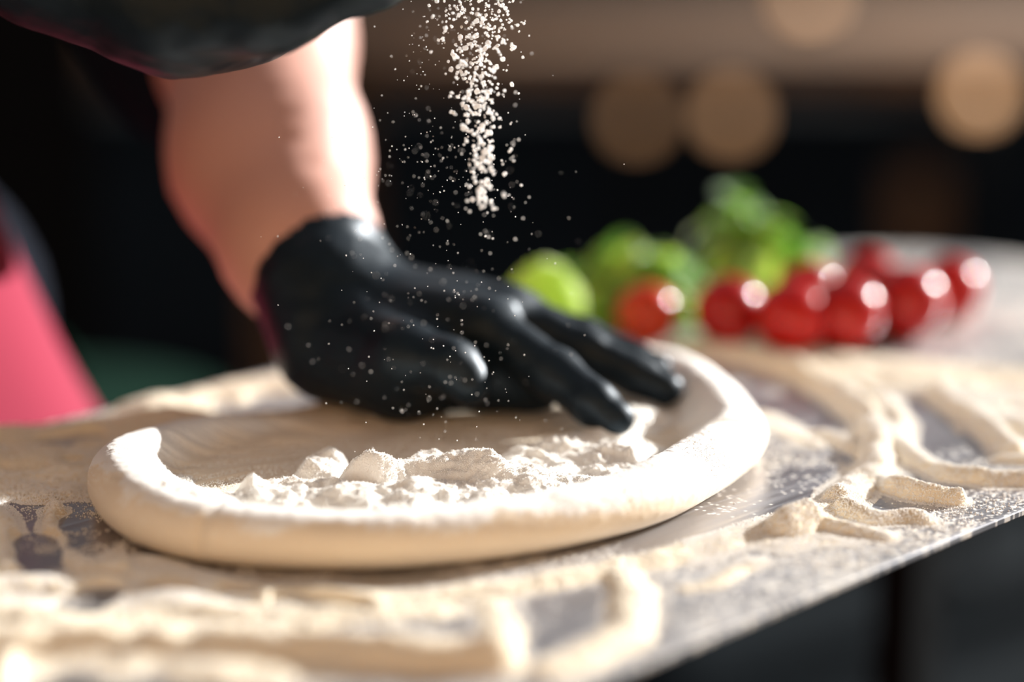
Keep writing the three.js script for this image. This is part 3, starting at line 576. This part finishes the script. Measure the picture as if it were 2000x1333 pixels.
  {
    const mcp = [[-0.012, 0.953, -0.036], [-0.003, 0.954, -0.06], [0.0, 0.948, -0.082], [-0.006, 0.939, -0.101]];
    const fingers = [
      [[mcp[0][0], mcp[0][1], mcp[0][2] + 0.004, 0.013], [0.0195, 0.936, -0.011, 0.0115], [0.037, 0.926, 0.004, 0.0105], [0.0475, 0.9195, 0.011, 0.0092]],
      [[...mcp[1], 0.0125], [0.036, 0.938, -0.046, 0.0108], [0.0595, 0.9275, -0.041, 0.0095], [0.0735, 0.9215, -0.0385, 0.0084]],
      [[...mcp[2], 0.012], [0.035, 0.938, -0.073, 0.0102], [0.058, 0.929, -0.068, 0.009], [0.071, 0.9245, -0.065, 0.008]],
      [[...mcp[3], 0.011], [0.022, 0.932, -0.099, 0.009], [0.039, 0.927, -0.097, 0.008], [0.049, 0.9235, -0.095, 0.0072]],
    ];
    const meta = mcp.map((m, i) => [-0.085 + i * 0.003, 0.955 - i * 0.003, -0.066 - i * 0.013, 0.02, ...m, 0.0145]);
    const palm = [[-0.086, 0.944, -0.085, 0.028, -0.03, 0.945, -0.07, 0.022], [-0.088, 0.937, -0.055, 0.026, -0.055, 0.932, -0.025, 0.022], [-0.045, 0.932, -0.035, 0.02, 0.01, 0.926, -0.03, 0.014], [-0.085, 0.932, -0.1, 0.018, -0.02, 0.934, -0.1, 0.015]];
    const thumb = chain([-0.078, 0.944, -0.05, 0.021], [-0.05, 0.943, -0.012, 0.0165], [-0.0285, 0.942, 0.0, 0.0125], [-0.0195, 0.934, 0.004, 0.0105]);
    const hand = [meta, palm].flat(), fh = field(hand, 0.014), ft = field(thumb, 0.006), ff = fingers.map((f) => field(chain(...f), 0.005));
    const ax = [-0.0325, 0.049, -0.085], l = Math.hypot(...ax), ad = ax.map((v) => v / l);
    const cuff = (x, y, z) => { const t = (x - wristL[0]) * ad[0] + (y - wristL[1]) * ad[1] + (z - wristL[2]) * ad[2]; return Math.max(smin(capsule(x, y, z, [...wristL, 0.0315, wristL[0] + ad[0] * 0.1, wristL[1] + ad[1] * 0.1, wristL[2] + ad[2] * 0.1, 0.056]), capsule(x, y, z, [-0.09, 0.95, -0.07, 0.028, ...wristL, 0.0315]), 0.01) - 0.0015 * smooth(0.002, 0.008, t), (x - wristL[0]) * -0.52 + (y - wristL[1]) * 0.48 + (z - wristL[2]) * -0.705 - 0.012); };
    const sdf = (x, y, z) => {
      let d = smin(fh(x, y, z), cuff(x, y, z), 0.018);
      let q = 1e3; for (const f of ff) q = Math.min(q, f(x, y, z));
      d = smin(d, q, 0.007); d = smin(d, ft(x, y, z), 0.008);
      return d + creases(x, y, z);
    };
    const gl = tag(mesh('glove', surfaceNets(sdf, [-0.165, 0.895, -0.16], [0.1, 1.03, 0.035], 0.0023), gloveMat, P), 'black glove pressing the dough');
  }
  // right glove: closed hand above the picture edge, fingertips pinching flour
  {
    const k = [[-0.075, 1.152, 0.075], [-0.073, 1.158, 0.053], [-0.078, 1.156, 0.032], [-0.087, 1.15, 0.014]];
    const tips = [[-0.02, 1.147, 0.06], [-0.017, 1.149, 0.048], [-0.022, 1.15, 0.038], [-0.034, 1.148, 0.026]];
    const fingers = k.map((m, i) => chain([...m, 0.0135], [m[0] + 0.034, m[1] + 0.016 - i * 0.002, m[2] - 0.002, 0.0112], [(m[0] + tips[i][0]) / 2 + 0.025, 1.165, (m[2] + tips[i][2]) / 2, 0.0098], [...tips[i], 0.0085]));
    const palm = [...k.map((m) => [-0.155, 1.128, 0.05 + (m[2] - 0.05) * 0.5, 0.027, ...m, 0.017]), [-0.14, 1.112, 0.06, 0.027, -0.11, 1.118, 0.052, 0.029], [-0.19, 1.132, 0.055, 0.032, -0.13, 1.122, 0.055, 0.031]];
    const thumb = chain([-0.14, 1.115, 0.075, 0.026], [-0.098, 1.117, 0.092, 0.019], [-0.058, 1.128, 0.083, 0.0135], [-0.026, 1.142, 0.066, 0.009]);
    const fp = field(palm, 0.02), ft = field(thumb, 0.012), ff = fingers.map((f) => field(f, 0.005));
    const ax = [-0.13, 0.03, 0.048], l = Math.hypot(...ax), ad = ax.map((v) => v / l);
    const cuff = (x, y, z) => { const t = (x - wristR[0]) * ad[0] + (y - wristR[1]) * ad[1] + (z - wristR[2]) * ad[2]; return Math.max(capsule(x, y, z, [...wristR, 0.033, wristR[0] + ad[0] * 0.12, wristR[1] + ad[1] * 0.12, wristR[2] + ad[2] * 0.12, 0.05]), t - 0.05); };
    const sdf = (x, y, z) => {
      let d = smin(fp(x, y, z), cuff(x, y, z), 0.02), q = 1e3;
      for (const f of ff) q = Math.min(q, f(x, y, z));
      d = smin(d, q, 0.008); d = smin(d, ft(x, y, z), 0.014);
      return d + creases(x, y, z, 1.1);
    };
    tag(mesh('glove', surfaceNets(sdf, [-0.33, 1.05, -0.06], [0.02, 1.22, 0.17], 0.0025), gloveMat, P), 'black glove sprinkling flour');
  }
}

// ---------------------------------------------------------------- render
const renderer = new THREE.WebGLRenderer({ antialias: true });
renderer.shadowMap.enabled = true;
renderer.toneMapping = THREE.LinearToneMapping;
renderer.toneMappingExposure = EXPOSURE;
renderer.render(scene, camera);
